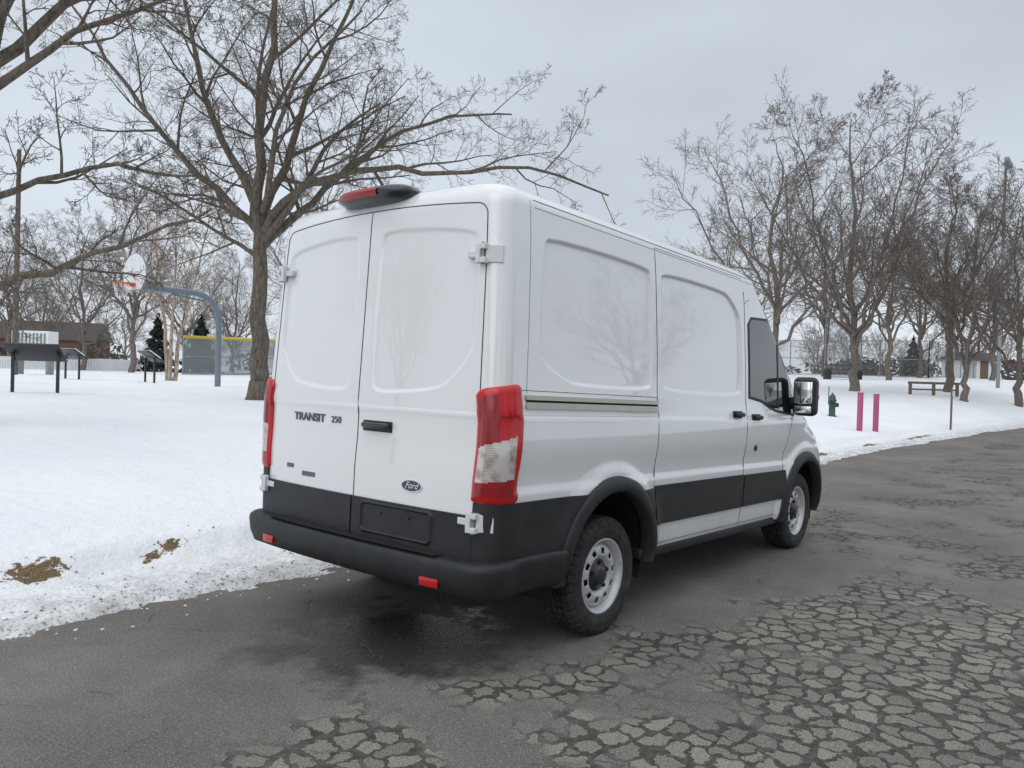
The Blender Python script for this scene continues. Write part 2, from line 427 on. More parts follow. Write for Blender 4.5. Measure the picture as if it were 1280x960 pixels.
for pts,r in [
 ([L3(-.08,0,3.9),L3(.5,-.3,4.7),L3(1.4,-.6,5.1),L3(2.8,-.9,5.35),L3(4.4,-1.0,5.3),L3(6.2,-.9,5.5),L3(8.1,-.6,5.0)],.13),
 ([L3(-.08,.1,3.7),L3(.7,.4,4.6),L3(1.5,.9,5.6),L3(2.6,1.2,6.6),L3(4.2,1.6,7.4),L3(5.8,1.8,7.6)],.12),
 ([L3(-.1,0,4.2),L3(.4,.1,5.6),L3(1.0,-.2,7.2),L3(1.9,-.4,9.0),L3(2.6,-.3,11.0)],.13),
 ([L3(-.15,0,4.6),L3(-.9,.3,5.8),L3(-1.6,.2,7.4),L3(-2.0,.1,9.2),L3(-2.6,0,11.2)],.12),
 ([L3(-.1,0,4.0),L3(-1.0,-.4,4.9),L3(-2.2,-.6,6.1),L3(-3.4,-.8,7.7),L3(-4.6,-.6,9.4)],.11),
 ([L3(-.1,.1,4.3),L3(-.6,1.2,5.3),L3(-1.6,2.2,6.4),L3(-2.6,3.0,8.0)],.09),
 ([L3(0,-.1,4.5),L3(.6,-1.2,5.6),L3(1.3,-2.2,6.7),L3(2.8,-2.9,8.0)],.09),
 ([L3(-.1,0,3.4),L3(-.9,.1,3.9),L3(-2.0,.1,4.6),L3(-3.2,-.1,5.2)],.06)]:
    T.custom(pts,r,.02,1,n=9,t0=.18)
mx,my=polar(325,19.3)
place('bare_tree',T.mesh('bare_tree',M_bark),mx,my)
T=Tree(5,5,[8,7,7,6,4],[.5,.42,.45,.5,.5],[50,52,48,45,42],[.05,.11,.14,.17,.2,.2],[.0,.02,.03,.02,.0,-.02],.0034)
T.custom([L3(0,0,-.1),L3(0,0,2),L3(.25,0,4),L3(.65,0,6.2),L3(1.2,0,8.5),L3(1.9,0,11)],.27,.05,0,n=6,t0=.45,sides=12)
for pts,r in [
 ([L3(.1,0,1.75),L3(.9,-.1,2.0),L3(1.6,-.2,2.15),L3(2.6,-.2,2.5),L3(3.4,-.1,2.95)],.075),
 ([L3(.15,0,2.9),L3(1.0,.2,3.3),L3(2.0,.3,3.55),L3(3.0,.4,3.5)],.06),
 ([L3(.3,0,4.2),L3(1.2,0,5.0),L3(2.2,.2,5.6),L3(3.2,.3,5.9)],.07),
 ([L3(.5,0,5.3),L3(1.3,0,6.5),L3(2.3,.2,7.6),L3(3.3,.3,8.2)],.07),
 ([L3(.2,0,3.8),L3(-.8,0,5.3),L3(-2,0,7)],.1)]:
    T.custom(pts,r,.015,1,n=8,t0=.2)
x,y=polar(-62,12.5)
place('bare_tree',T.mesh('bare_tree_b',M_bark),x,y)
def generic(seed,maxlev=4,spread=1.0,fork=2.2,limbs=7,N_=(8,9,8,7,4),mat=M_bark2,rmin=.007,h=13,trunk_r=.24):
    T=Tree(seed,maxlev,N_,[.44,.42,.48,.5,.5],[48,42,42,42,40],[.03,.07,.12,.16,.18,.2],[.0,.05,.04,.03,.02,.0],rmin)
    rg=random.Random(seed*3+1)
    T.custom([(0,0,-.15),(.05,0,fork*.5),(0,.05,fork),(.25,0,fork+2.5),(-.1,.4,h*.6),(.5,0,h*.78),(.3,.3,h*.92)],trunk_r,.018,0,n=8,t0=.35,sides=9,wob=.07)
    for i in range(limbs):
        az=6.283*i/limbs+rg.uniform(-.4,.4); z0=fork+rg.uniform(-.4,1.8); q=spread*rg.uniform(.7,1.2); ztop=h*rg.uniform(.6,.9)
        c,s_=math.cos(az),math.sin(az)
        T.custom([(0,0,z0),(c*.8*q,s_*.8*q,z0+1.3),(c*1.9*q,s_*1.9*q,z0+(ztop-z0)*.45),(c*2.9*q,s_*2.9*q,z0+(ztop-z0)*.75),(c*3.9*q,s_*3.9*q,ztop)],trunk_r*.42,.012,1,n=9,t0=.2,sides=6,wob=.09)
    return T
g1=generic(21,4,1.25).mesh('bare_tree_1',M_bark2); g2=generic(33,4,1.2,1.8,8).mesh('bare_tree_2',M_bark2); g3=generic(47,4,.95,2.6,6,h=13).mesh('bare_tree_3',M_bark2)
for px,d,me,rot,sc,sz in [(968,38,g1,.3,1.0,.98),(1066,42,g2,1.2,1.15,1.14),(1110,62,g3,2.2,1.0,1.0),(1186,47,g3,.2,1.05,.96),(1207,42,g2,4.1,.8,.78),(1272,46,g1,3.2,.9,.86),
   (1150,70,g1,1.1,1.0,1.0),(915,62,g2,2.0,.95,.85),(1030,66,g3,.9,1.0,1.0),(1240,70,g2,5.5,1.0,1.0),
   (165,55,g3,.7,.95,.95),(105,62,g1,1.7,.9,.85),(55,80,g2,2.7,.9,.8),(290,74,g2,5.0,.9,.85),(405,48,g1,4.0,.95,1.0),(480,60,g3,1.0,1.1,1.15),(230,66,g1,2.9,.85,.8),(10,70,g3,.6,.9,.9)]:
    x,y=polar(px,d); place('bare_tree',me,x,y,rot,sc,sz)
for x,y,me,rot,sc in [(2,-21,g1,.4,.9),(12,-19,g2,2.,.85),(24,-24,g3,1.,1.),(-9,-20,g3,3.,.9),(-18,-12,g2,.2,.9),(-24,6,g1,1.3,1.),(38,-22,g1,4.,.95),(-16,16,g2,2.4,.9)]:
    place('bare_tree',me,x,y,rot,sc)
T=Tree(90,3,[7,6,5,4],[.4,.45,.5,.5],[35,40,42,42],[.04,.1,.15,.2],[.0,.06,.05,.03],.006)
for a,b in ((-.5,.1),(.15,-.1),(.75,.2)):
    T.custom([L3(a*.2,b*.3,-.1),L3(a*.35,b,1.5),L3(a*.8,b,3.2),L3(a*1.4,b*2,5.5),L3(a*1.8,b*3,7.5)],.10,.015,0,n=11,t0=.35,sides=7)
x,y=polar(212,34); place('birch_tree',T.mesh('birch_tree',M_birch),x,y)
low=generic(60,3,1.1,1.8,6,N_=(7,8,7,5),rmin=.02,h=11)
lv,lf=low.arrays(); AV=[];AF=[];b=0
for i in range(60):
    px=-350+2000*(i+R.random())/60; d=R.uniform(100,190); a=YAW-math.atan((px-640)/FPX)
    x=cam_p.x+d*math.cos(a);y=cam_p.y+d*math.sin(a); z=G(x,y); th=R.uniform(0,6.3);sc=R.uniform(.55,1.0)
    rot=np.array([[math.cos(th),-math.sin(th),0],[math.sin(th),math.cos(th),0],[0,0,1]])
    AV.append(lv@rot.T*sc+np.array([x,y,z])); AF.append(lf+b); b+=len(lv)
me=quadmesh('distant_trees',np.concatenate(AV),np.concatenate(AF)); me.materials.append(M_far); link(bpy.data.objects.new('distant_trees',me))
def blades(cloud,mat,name):
    V=[]
    for (p,sz) in cloud:
        d=rnd(R).normalized(); e=d.cross(rnd(R)).normalized()
        p=Vector(p); V+= [p-d*sz,p+e*sz*.45,p+d*sz,p-e*sz*.45]
    me=quadmesh(name,[tuple(v) for v in V],np.arange(len(V)).reshape(-1,4),False); me.materials.append(mat); return link(bpy.data.objects.new(name,me))
cl=[]
for i in range(90):
    px=R.choice([R.uniform(-200,120),R.uniform(860,1500),R.uniform(-300,1500)]); d=R.uniform(85,120); a=YAW-math.atan((px-640)/FPX)
    x=cam_p.x+d*math.cos(a);y=cam_p.y+d*math.sin(a)
    if i>=65: x=R.uniform(-40,60); y=-R.uniform(26,32)
    z=G(x,y); hh=R.uniform(1.2,3.0); w=R.uniform(2,4)
    for k in range(150):
        v=rnd(R).normalized()*R.uniform(.6,1); cl.append(((x+v.x*w,y+v.y*w,z+hh*.45+v.z*hh*.55),R.uniform(.2,.45)))
blades(cl,M_hedge,'distant_shrubs')
for px,d,h,w in ((196,62,4.2,1.6),(250,58,3.9,1.7),(1140,95,4.5,1.9)):
    x,y=polar(px,d); cl=[]
    for k in range(2600):
        t=R.random()**.6; z=h*(1-t)+.15; lay=.78+.22*math.sin(z*9+R.uniform(-.6,.6)); rr=w*t*lay*R.uniform(.55,1.05); a=R.uniform(0,6.283)
        cl.append(((rr*math.cos(a),rr*math.sin(a),z-.12*rr),R.uniform(.08,.2)))
    e=empty('spruce_tree',(x,y,G(x,y)))
    f=blades(cl,M_leafd,'foliage'); f.parent=e
    t=tube('trunk',[(0,0,-.2),(0,0,h*.5),(0,0,h*.95)],[.12,.07,.01],M_bark,e)
# ------------------------------------------------------------ street furniture
def interp_sign(px,d,ang,snowy=True):
    x,y=polar(px,d); e=empty('interpretive_sign',(x,y,G(x,y)-.03)); e.rotation_euler=(0,0,ang)
    for sx in(-.46,.46): box('post',(sx,0,.42),(.06,.06,.9),M_signblk,e,.008)
    rot=Matrix.Rotation(math.radians(35),3,'X')
    box('frame',(0,0,.92),(1.12,.62,.045),M_signblk,e,.01,rot)
    box('panel',Vector((0,0,.92))+rot@Vector((0,0,.026)),(1.02,.52,.012),M_signpanel,e,0,rot)
    for sx in(-.46,.46): box('bracket',(sx,0,.82),(.05,.3,.03),M_signblk,e,.005,rot)
    if snowy: box('snow_cap',Vector((0,0,.92))+rot@Vector((0,.05,.05)),(1.05,.42,.05),M_snow,e,.02,rot)
interp_sign(44,20,YAW-1.57+3.3,False); interp_sign(90,32,YAW+1.0); interp_sign(187,29,YAW+.75); interp_sign(-70,24,YAW)
x,y=polar(272,26); e=empty('basketball_hoop',(x,y,G(x,y)-.05)); 
ad=Vector((-.93,-.02,0)).normalized(); perp=Vector((-ad.y,ad.x,0))
pts=[Vector((0,0,0)),Vector((0,0,1.2)),Vector((0,0,2.1))]
for k in range(1,8):
    t=math.radians(90*k/7); pts.append(Vector((0,0,2.1))+ad*(.85*(1-math.cos(t)))+Vector((0,0,.82*math.sin(t))))
pts.append(pts[-1]+ad*1.75)
tube('pole',pts,.09,M_bluegrey,e,12)
tube('brace',[Vector((0,0,2.1))+ad*.5+Vector((0,0,.6)),Vector((0,0,2.75))+ad*1.5+Vector((0,0,.05)),Vector((0,0,3.5))+ad*2.6],.03,M_bluegrey,e,8)
bc=ad*2.64
prof=[]
for k in range(13):
    t=math.pi*k/12; prof.append((math.cos(t)*.69,3.25+math.sin(t)*.62))
prof+= [(-.62,3.02),(-.38,2.82),(.38,2.82),(.62,3.02)]
V=[];n=len(prof)
for off in(0,.05):
    for a,b in prof: V.append(bc+perp*a+ad*off+Vector((0,0,b)))
F=[tuple(range(n)),tuple(range(n,2*n))[::-1]]+[(i,(i+1)%n,n+(i+1)%n,n+i) for i in range(n)]
mesh('backboard',V,F,M_white,e)
tube('backboard_edge',[bc+perp*a+ad*.025+Vector((0,0,b)) for a,b in prof+prof[:1]],.03,M_steelgrey,e,6)
rc=bc+ad*.40+Vector((0,0,2.98)); ring=[rc+ (ad*math.cos(t)+perp*math.sin(t))*.23 for t in np.linspace(0,6.283,20)]
tube('rim',ring,.02,M_orange,e,6); box('rim_bracket',bc+ad*.11+Vector((0,0,2.96)),(.2,.2,.1),M_orange,e,.01)
NV=[];
for k in range(12):
    t=k*math.pi/6
    for s_ in(1,-1):
        tt=t+s_*.5
        NV.append(tubedata([rc+(ad*math.cos(t)+perp*math.sin(t))*.23,rc+(ad*math.cos(tt)+perp*math.sin(tt))*.13+Vector((0,0,-.4))],[.006,.006],3,False))
V,F=multi(NV); mesh('net',V,F,M_white,e)
def upole(name,px,d,h,r,mat,arm=None):
    x,y=polar(px,d); e=empty(name,(x,y,G(x,y)-.1)); tube('shaft',[(0,0,0),(0,0,h*.5),(0,0,h)],[r,r*.85,r*.65],mat,e,10); return e
e=upole('utility_pole',18,38,9.4,.12,M_bark)
e=upole('light_pole',1247,56,13.8,.11,M_steelgrey); box('lamp_bar',(0,0,13.7),(1.8,.12,.12),M_steelgrey,e,.02); 
for k in(-.8,-.27,.27,.8): box('floodlight',(k,-.15,13.9),(.35,.25,.3),M_steelgrey,e,.05)
x,y=polar(1041,27); e=empty('fire_hydrant',(x,y,G(x,y)-.03))
V,F=lathe([(0,0),(.15,0),(.15,.05),(.10,.06),(.10,.5),(.13,.51),(.13,.56),(.11,.58),(.09,.68),(.05,.73),(.03,.74),(.03,.79),(0,.79)],16)
V=[(a,c,b) for a,b,c in V]; mesh('barrel',V,F,M_green,e,True)
tube('side_outlets',[(-.2,0,.42),(.2,0,.42)],.05,M_green,e,8); tube('front_outlet',[(0,0,.4),(0,-.19,.4)],.07,M_green,e,8)
tube('marker_rod',[(0,.12,.4),(0,.12,1.0)],.015,M_green,e,6)
for px in(1076,1096):
    x,y=polar(px,23.5 if px==1076 else 23.9); e=empty('bollard',(x,y,G(x,y)-.05)); box('post',(0,0,.54),(.13,.13,1.08),M_pink,e,.015); box('cap',(0,0,1.09),(.15,.15,.03),M_pink,e,.01)
x,y=polar(1167,43); e=empty('wooden_barrier',(x,y,G(x,y)-.02)); e.rotation_euler=(0,0,YAW-1.57)
for k in(-1.15,0,1.15): box('post',(k,0,.33),(.12,.12,.66),M_wood,e,.01)
box('rail',(0,0,.62),(2.5,.1,.12),M_wood,e,.01); box('lower_rail',(0,.0,.30),(2.3,.05,.08),M_wood,e,.01)
x,y=polar(1190,30); e=empty('marker_post',(x,y,G(x,y)-.03)); box('post',(0,0,.7),(.06,.06,1.4),M_wood,e,.01); box('plate',(0,-.04,1.25),(.1,.02,.16),M_white,e,.003)
def fence(name,p0,p1,h,mesh_mat,post_mat,step,cap=None,midrail=True,bow=0):
    e=empty(name,(0,0,0)); L=math.hypot(p1[0]-p0[0],p1[1]-p0[1]); n=max(2,int(L/step)); P=[]
    nx_,ny_=-(p1[1]-p0[1])/L,(p1[0]-p0[0])/L
    for i in range(n+1):
        t=i/n; b=bow*4*t*(1-t); x=p0[0]+(p1[0]-p0[0])*t+nx_*b; y=p0[1]+(p1[1]-p0[1])*t+ny_*b; P.append(Vector((x,y,G(x,y)-.02)))
    parts=[tubedata([p,p+Vector((0,0,h))],[.045,.045],6) for p in P]
    for hh in ([h,h*.5,.1] if midrail else [h]): parts.append(tubedata([p+Vector((0,0,hh)) for p in P],[.03]*len(P),5))
    V,F=multi(parts); mesh('posts_and_rails',V,F,post_mat,e)
    V=[];F=[]
    for i,p in enumerate(P): V+=[p,p+Vector((0,0,h-.03))]
    for i in range(len(P)-1): F.append((2*i,2*i+2,2*i+3,2*i+1))
    mesh('mesh_panel',V,F,mesh_mat,e)
    if cap: tube('cap',[p+Vector((0,0,h+.06)) for p in P],.10,cap,e,8)
a=polar(228,52);b=polar(420,62); fence('outfield_fence',a,b,2.3,M_mesh2,M_steelgrey,2.5,M_yellow,True,-2)
a=polar(935,72);b=polar(1160,70); fence('chain_link_fence',a,b,3.0,M_mesh,M_steelgrey,3)
a=polar(1160,70);b=polar(1230,95); fence('chain_link_fence',a,b,3.0,M_mesh,M_steelgrey,3)
a=polar(1030,64);b=polar(1075,66); fence('backstop_fence',a,b,5.0,M_mesh,M_steelgrey,1.6,None,True,-1.2)
a=polar(-120,66);b=polar(175,62)
e=empty('picket_fence'); parts=[]
for i in range(90):
    t=i/89; x=a[0]+(b[0]-a[0])*t; y=a[1]+(b[1]-a[1])*t; parts.append(boxdata((x,y,G(x,y)+.4),(.12,.12,.9)))
V,F=multi(parts); mesh('pickets',V,F,M_white,e)
tube('rail',[(a[0]+(b[0]-a[0])*t,a[1]+(b[1]-a[1])*t,G(a[0]+(b[0]-a[0])*t,a[1]+(b[1]-a[1])*t)+.65) for t in np.linspace(0,1,12)],.06,M_white,e,4)
x,y=polar(43,42); e=empty('utility_cabinet',(x,y,G(x,y))); e.rotation_euler=(0,0,YAW-1.57)
box('body',(0,0,1.45),(1.7,.8,1.1),M_white,e,.03)
for i in range(9): box('louver_%d'%i,(-.68+i*.17,-.42,1.45),(.06,.05,.9),M_steelgrey,e,.005)
for k in(-.7,.7): box('leg',(k,0,.45),(.1,.5,1.0),M_steelgrey,e,.01)
x,y=polar(1057,60); e=empty('bleacher_bench',(x,y,G(x,y))); e.rotation_euler=(0,0,YAW-1.3)
for i in range(3): box('plank_%d'%i,(0,i*.35,.45+i*.3),(3,.28,.05),M_signblk,e,.005)
for k in(-1.3,1.3): box('leg',(k,.35,.35),(.08,.8,.7),M_signblk,e,.01)
def house(name,px,d,w,dep,h,rh,wall,ang=0,xy=None):
    x,y=xy if xy else polar(px,d); e=empty(name,(x,y,G(x,y)-.1)); e.rotation_euler=(0,0,(YAW-1.57+ang) if not xy else ang)
    box('walls',(0,0,h/2),(w,dep,h),wall,e)
    o=.4; V=[(-w/2-o,-dep/2-o,h),(w/2+o,-dep/2-o,h),(w/2+o,dep/2+o,h),(-w/2-o,dep/2+o,h),(-w/2-o,0,h+rh),(w/2+o,0,h+rh)]
    mesh('roof',V,[(0,1,5,4),(2,3,4,5),(0,4,3),(1,2,5),(0,3,2,1)],M_roof,e)
    n=int(w/2.6)
    for i in range(n):
        xx=-w/2+(i+.5)*w/n
        if i==n//2: box('door',(xx,-dep/2-.02,1.05),(1,.08,2.1),M_wood,e)
        else:
            box('window_frame',(xx,-dep/2-.02,1.6),(1.3,.08,1.2),M_white,e); box('window_glass',(xx,-dep/2-.07,1.6),(1.1,.04,1.0),M_glass,e)
house('brick_house',66,112,11,7,3.2,2.4,M_brick,.2)
house('brick_house',-60,130,13,8,3.0,2.2,M_brick,-.2)
house('park_shelter',1213,92,4.5,3,2.0,.9,M_white,.3)
house('brick_house',0,0,15,9,3.4,2.8,M_brick,math.pi,(6,-34)); house('siding_house',0,0,13,9,5.2,2.8,M_siding,math.pi,(27,-36)); house('siding_house',0,0,14,9,3.4,2.6,M_siding,math.pi,(-16,-34))
# ------------------------------------------------------------ VAN
van=empty('cargo_van'); th=.03
body=empty('body_frame',(1.2-1.2*math.cos(th),0,1.2*math.sin(th)),van); body.rotation_euler=(0,th,0)
lev=[]
LEAN=.035
wt=[(.40,.955),(.46,.985),(.60,1.0),(.9,1.012),(1.15,1.022),(1.30,1.022),(1.345,1.018),(1.40,1.006),(1.5,1.0),(1.7,.990),(2.0,.970),(2.2,.955),(2.36,.938)]
zf=np.linspace(.40,2.36,400); wf=np.interp(zf,[a for a,b in wt],[b for a,b in wt]); k=np.ones(13)/13; wp=np.pad(wf,6,mode='edge'); wsm=np.convolve(wp,k,'valid'); wsm[:6]=wf[:6]; wsm[-3:]=wf[-3:]
xft=[(.40,5.46),(.6,5.5),(.95,5.44),(1.1,5.34),(1.2,5.15),(1.27,4.95),(1.33,4.75),(1.38,4.66),(2.36,3.62)]
zl=list(np.arange(.42,1.30,.022))+list(np.arange(1.30,2.36,.0085))
def rxr(z): return np.interp(z,[1.22,1.36],[.72,.30])
def ryr(z): return np.interp(z,[1.22,1.36],[.40,.36])
for z in zl:
    lev.append((z,float(np.interp(z,zf,wsm)),.08+LEAN*max(0,z-1.3),float(np.interp(z,[a for a,b in xft],[b for a,b in xft])),rxr(z),ryr(z),.105))
x0=.08+LEAN*1.06
for i in range(0,13):
    ph=math.pi/2*i/12; ins=1-math.cos(ph); lev.append((2.36+.135*math.sin(ph)+i*1e-5,.938-.125*ins,x0+.085*ins+.006*math.sin(ph),3.62-.42*ins,.30+.2*ins,.36,.105+.05*ins))
for i in range(1,13):
    q=i/12; w=.813*(1-q)+.02; lev.append((2.495+.055*(1-(w/.833)**2),w,x0+.091+1.0*q,3.2-1.2*q,min(.5,w*.7),min(.36,w*.8),min(.155,w*.7)))
LZ=np.array([l[0] for l in lev]);LW=np.array([l[1] for l in lev]);LXR=np.array([l[2] for l in lev]);LXF=np.array([l[3] for l in lev]);LRX=np.array([l[4] for l in lev]);LRY=np.array([l[5] for l in lev]);LRC=np.array([l[6] for l in lev])
_pc={}
def prm(z):
    k=round(z,5)
    if k not in _pc: _pc[k]=[float(np.interp(z,LZ,A)) for A in (LW,LXR,LXF,LRX,LRY,LRC)]
    return _pc[k]
BOW=.05
def bow(y,w): return BOW*(abs(y)/w)**2.5
def sdf(poly,X,Z):
    P=np.array(poly);n=len(P);d=np.full(X.shape,1e9);ins=np.zeros(X.shape,bool)
    for i in range(n):
        a=P[i];b=P[(i+1)%n];ex,ez=b-a;wx=X-a[0];wz=Z-a[1]
        t=np.clip((wx*ex+wz*ez)/(ex*ex+ez*ez),0,1); d=np.minimum(d,(wx-ex*t)**2+(wz-ez*t)**2)
        c=((a[1]>Z)!=(b[1]>Z))&(X<(b[0]-a[0])*(Z-a[1])/(b[1]-a[1]+1e-12)+a[0]); ins^=c
    d=np.sqrt(d); return np.where(ins,-d,d)
def chaikin(P,n=3,r=.09):
    P=[np.array(p,float) for p in P]
    for _ in range(n):
        Q=[]
        for i in range(len(P)):
            a=P[i];b=P[(i+1)%len(P)]; L=np.linalg.norm(b-a); c=min(.25,r/L if _==0 else .25); Q+=[a+(b-a)*c,b-(b-a)*c]
        P=Q
    return P
polyQ=chaikin([(.50,2.25),(1.64,2.25),(1.64,1.47),(.74,1.47),(.44,1.60)],3,.05)
polyS=chaikin([(1.76,2.25),(2.80,2.25),(3.05,2.10),(3.05,1.47),(1.76,1.47)],3,.06)
polyR=chaikin([(-.09,2.29),(-.81,2.235),(-.83,1.62),(-.64,1.41),(-.09,1.37)],3,.06)
polyL=[(-a,b) for a,b in polyR]
def ss_(t): t=np.clip(t,0,1); return t*t*(3-2*t)
ARCH=[(1.208,.40),(4.508,.455)]
def dside(X,Z):
    X=np.asarray(X,float);Z=np.asarray(Z,float)
    d=-.019*ss_((-sdf(polyQ,X,Z)+.008)/.018)-.019*ss_((-sdf(polyS,X,Z)+.008)/.018)
    for cx,cz in ARCH:
        r=np.hypot(X-cx,(Z-cz)*1.0); d=d+.022*(1-ss_((r-.56)/.09))
    d=d+.006*ss_((1.31-Z)/.03)*ss_((Z-.9)/.25)
    d=d-.010*ss_((Z-.90)/.03)*ss_((1.12-Z)/.16)
    return d
def drear(Y,Z):
    Y=np.asarray(Y,float);Z=np.asarray(Z,float)
    d=.014*ss_((-sdf(polyR,Y,Z)+.008)/.020)+.014*ss_((-sdf(polyL,Y,Z)+.008)/.020)
    d=d+.010*ss_((1.31-Z)/.05)*ss_((Z-.95)/.2)
    return d
def table(fn,u0,u1,st):
    us=np.arange(u0,u1,st); zs=np.arange(.38,2.42,st); U,Z=np.meshgrid(us,zs,indexing='ij'); T_=fn(U,Z).tolist(); nu,nz=len(us),len(zs)
    def f(u,z):
        a=(u-u0)/st; c=(z-.38)/st; i=min(max(int(a),0),nu-2); j=min(max(int(c),0),nz-2); p=min(max(a-i,0),1); q=min(max(c-j,0),1)
        return (T_[i][j]*(1-p)+T_[i+1][j]*p)*(1-q)+(T_[i][j+1]*(1-p)+T_[i+1][j+1]*p)*q
    return f
ds1=table(dside,0,5.6,.01); dr1=table(drear,-1.1,.02,.01)
nR,nC,nS,nF,nFF=80,12,420,22,16
half=nR+nC+nS+nF+nFF
VV=np.zeros((len(lev),2*half-2,3))
for i,(z,w,xr,xf,rx,ry,rc) in enumerate(lev):
    H_=[]
    y=np.linspace(0,w-rc,nR,endpoint=False); x=xr+BOW*(y/w)**2.5
    x=x+drear(-y,np.full(y.shape,z)) if z<2.36 else x
    H_.append(np.stack([x,y],1))
    cx=xr+BOW*((w-rc)/w)**2.5+rc; a=np.linspace(0,math.pi/2,nC,endpoint=False); H_.append(np.stack([cx-rc*np.cos(a),w-rc+rc*np.sin(a)],1))
    xx=np.linspace(cx,xf-rx,nS,endpoint=False); yy=w+(dside(xx,np.full(xx.shape,z)) if z<2.36 else 0*xx)*np.clip((xx-cx)/.05,0,1); H_.append(np.stack([xx,yy],1))
    a=np.linspace(0,math.pi/2,nF,endpoint=False); H_.append(np.stack([xf-rx+rx*np.sin(a),w-ry+ry*np.cos(a)+(ds1(xf-rx,z) if z<2.36 else 0)*np.cos(a)],1))
    yy=np.linspace(w-ry,0,nFF); H_.append(np.stack([xf+.07*(1-(yy/(w-ry+1e-6))**2),yy],1))
    h=np.concatenate(H_); right=h*[1,-1]; left=h[1:-1][::-1]
    VV[i,:,:2]=np.concatenate([right,left]); VV[i,:,2]=z
ncol=2*half-2; CC=(VV[:-1]+np.roll(VV,-1,1)[1:])/2
keep=np.ones(CC.shape[:2],bool)
for cx,cz in ARCH: keep&=~((np.abs(CC[:,:,1])>.5)&((CC[:,:,0]-cx)**2+(CC[:,:,2]-cz)**2<.487**2))
I,J=np.meshgrid(np.arange(len(lev)-1),np.arange(ncol),indexing='ij'); J2=(J+1)%ncol
Q=np.stack([I*ncol+J,I*ncol+J2,(I+1)*ncol+J2,(I+1)*ncol+J],-1)
Zc=.5*(LZ[:-1]+LZ[1:])[:,None]+0*J; JJ=np.where(J<half,J,ncol-J); b0=nR+nC+nS
mi=np.zeros(J.shape,np.int32); mi[(Zc>1.40)&(Zc<2.28)&(JJ>b0+8)]=1; mi[(JJ>b0+14)&(Zc<.80)]=2; mi[(JJ>b0+6)&(JJ<b0+20)&(Zc>.86)&(Zc<1.10)]=3
me=quadmesh('body_shell',VV.reshape(-1,3),Q[keep])
for m in (M_paint,M_glass,M_blk,M_clear): me.materials.append(m)
me.polygons.foreach_set('material_index',mi[keep]); me.update()
link(bpy.data.objects.new('body_shell',me),body)
L_=len(lev)-1
mesh('roof_cap',VV[L_].tolist(),[tuple(range(ncol))],M_paint,body)
def hw(x,z):
    w,xr,xf,rx,ry,rc=prm(z); cx=xr+bow(w-rc,w)+rc
    d=ds1(x,z) if z<2.36 else 0
    if x<cx: return w-rc+math.sqrt(max(0,rc*rc-(cx-x)**2))
    if x>xf-rx: return w-ry+ry*math.sqrt(max(0,1-((x-xf+rx)/rx)**2))+d
    return w+d*min(1,(x-cx)/.05)
def rx_(y,z):
    w,xr,xf,a,b,rc=prm(z); 
    if abs(y)>w-rc:
        cx=xr+bow(w-rc,w)+rc; return cx-math.sqrt(max(0,rc*rc-(abs(y)-w+rc)**2))
    return xr+bow(y,w)+(dr1(-abs(y),z) if z<2.36 else 0)
def cp(q,z,off,sg=-1):
    w,xr,xf,a,b,rc=prm(z); La=rc*math.pi/2; c0=xr+bow(w-rc,w)+rc
    if q<0:
        y=w-rc+q; return Vector((rx_(y,z)-off,sg*y,z))
    if q<=La:
        a=q/rc; return Vector((c0-(rc+off)*math.cos(a),sg*(w-rc+(rc+off)*math.sin(a)),z))
    x=c0+q-La; return Vector((x,sg*(hw(x,z)+off),z))
def side_end(x,z):
    w,xr,xf,a,b,rc=prm(z); return rc*math.pi/2+x-(xr+bow(w-rc,w)+rc)
def patch(name,Pf,nu,nv,off,mat,inn=-.008,mats=None,mf=None,smooth=True):
    V=[];F=[];fm=[]
    for j in range(nv+1):
        for i in range(nu+1): V.append(Pf(i/nu,j/nv,off))
    idx=lambda i,j:j*(nu+1)+i
    for j in range(nv):
        for i in range(nu):
            F.append((idx(i,j),idx(i+1,j),idx(i+1,j+1),idx(i,j+1))); fm.append(mf((i+.5)/nu,(j+.5)/nv) if mf else 0)
    bd=[(i,0) for i in range(nu)]+[(nu,j) for j in range(nv)]+[(i,nv) for i in range(nu,0,-1)]+[(0,j) for j in range(nv,0,-1)]
    b=len(V)
    for (i,j) in bd: V.append(Pf(i/nu,j/nv,off)); V.append(Pf(i/nu,j/nv,inn))
    n=len(bd)
    for k in range(n):
        k2=(k+1)%n; F.append((b+2*k,b+2*k+1,b+2*k2+1,b+2*k2)); fm.append(0)
    return mesh(name,V,F,mat,body,smooth,mats=mats,fm=fm if mats else None)
def sidep(x0,x1,b,t,sg):
    fx0=x0 if callable(x0) else (lambda z:x0); fx1=x1 if callable(x1) else (lambda z:x1)
    def P(u,v,off):
        if callable(b):
            x=fx0(0)+(fx1(0)-fx0(0))*u; z=b(x)+(t(x)-b(x))*v
        else:
            z=b+(t-b)*v; x=fx0(z)+(fx1(z)-fx0(z))*u
        return Vector((x,sg*(hw(x,z)+off),z))
    return P
def rearp(y0,y1,z0,z1):
    def P(u,v,off):
        y=y0+(y1-y0)*u; z=z0+(z1-z0)*v; return Vector((rx_(y,z)-off,y,z))
    return P
def seam(name,pts,r=.0024,m=None): tube(name,pts,r,m or M_seam,body,6)
def arcx(k,z,sgn,rad=.505):
    cx,cz=ARCH[k]; return cx+sgn*math.sqrt(max(.0004,rad**2-(z-cz)**2))
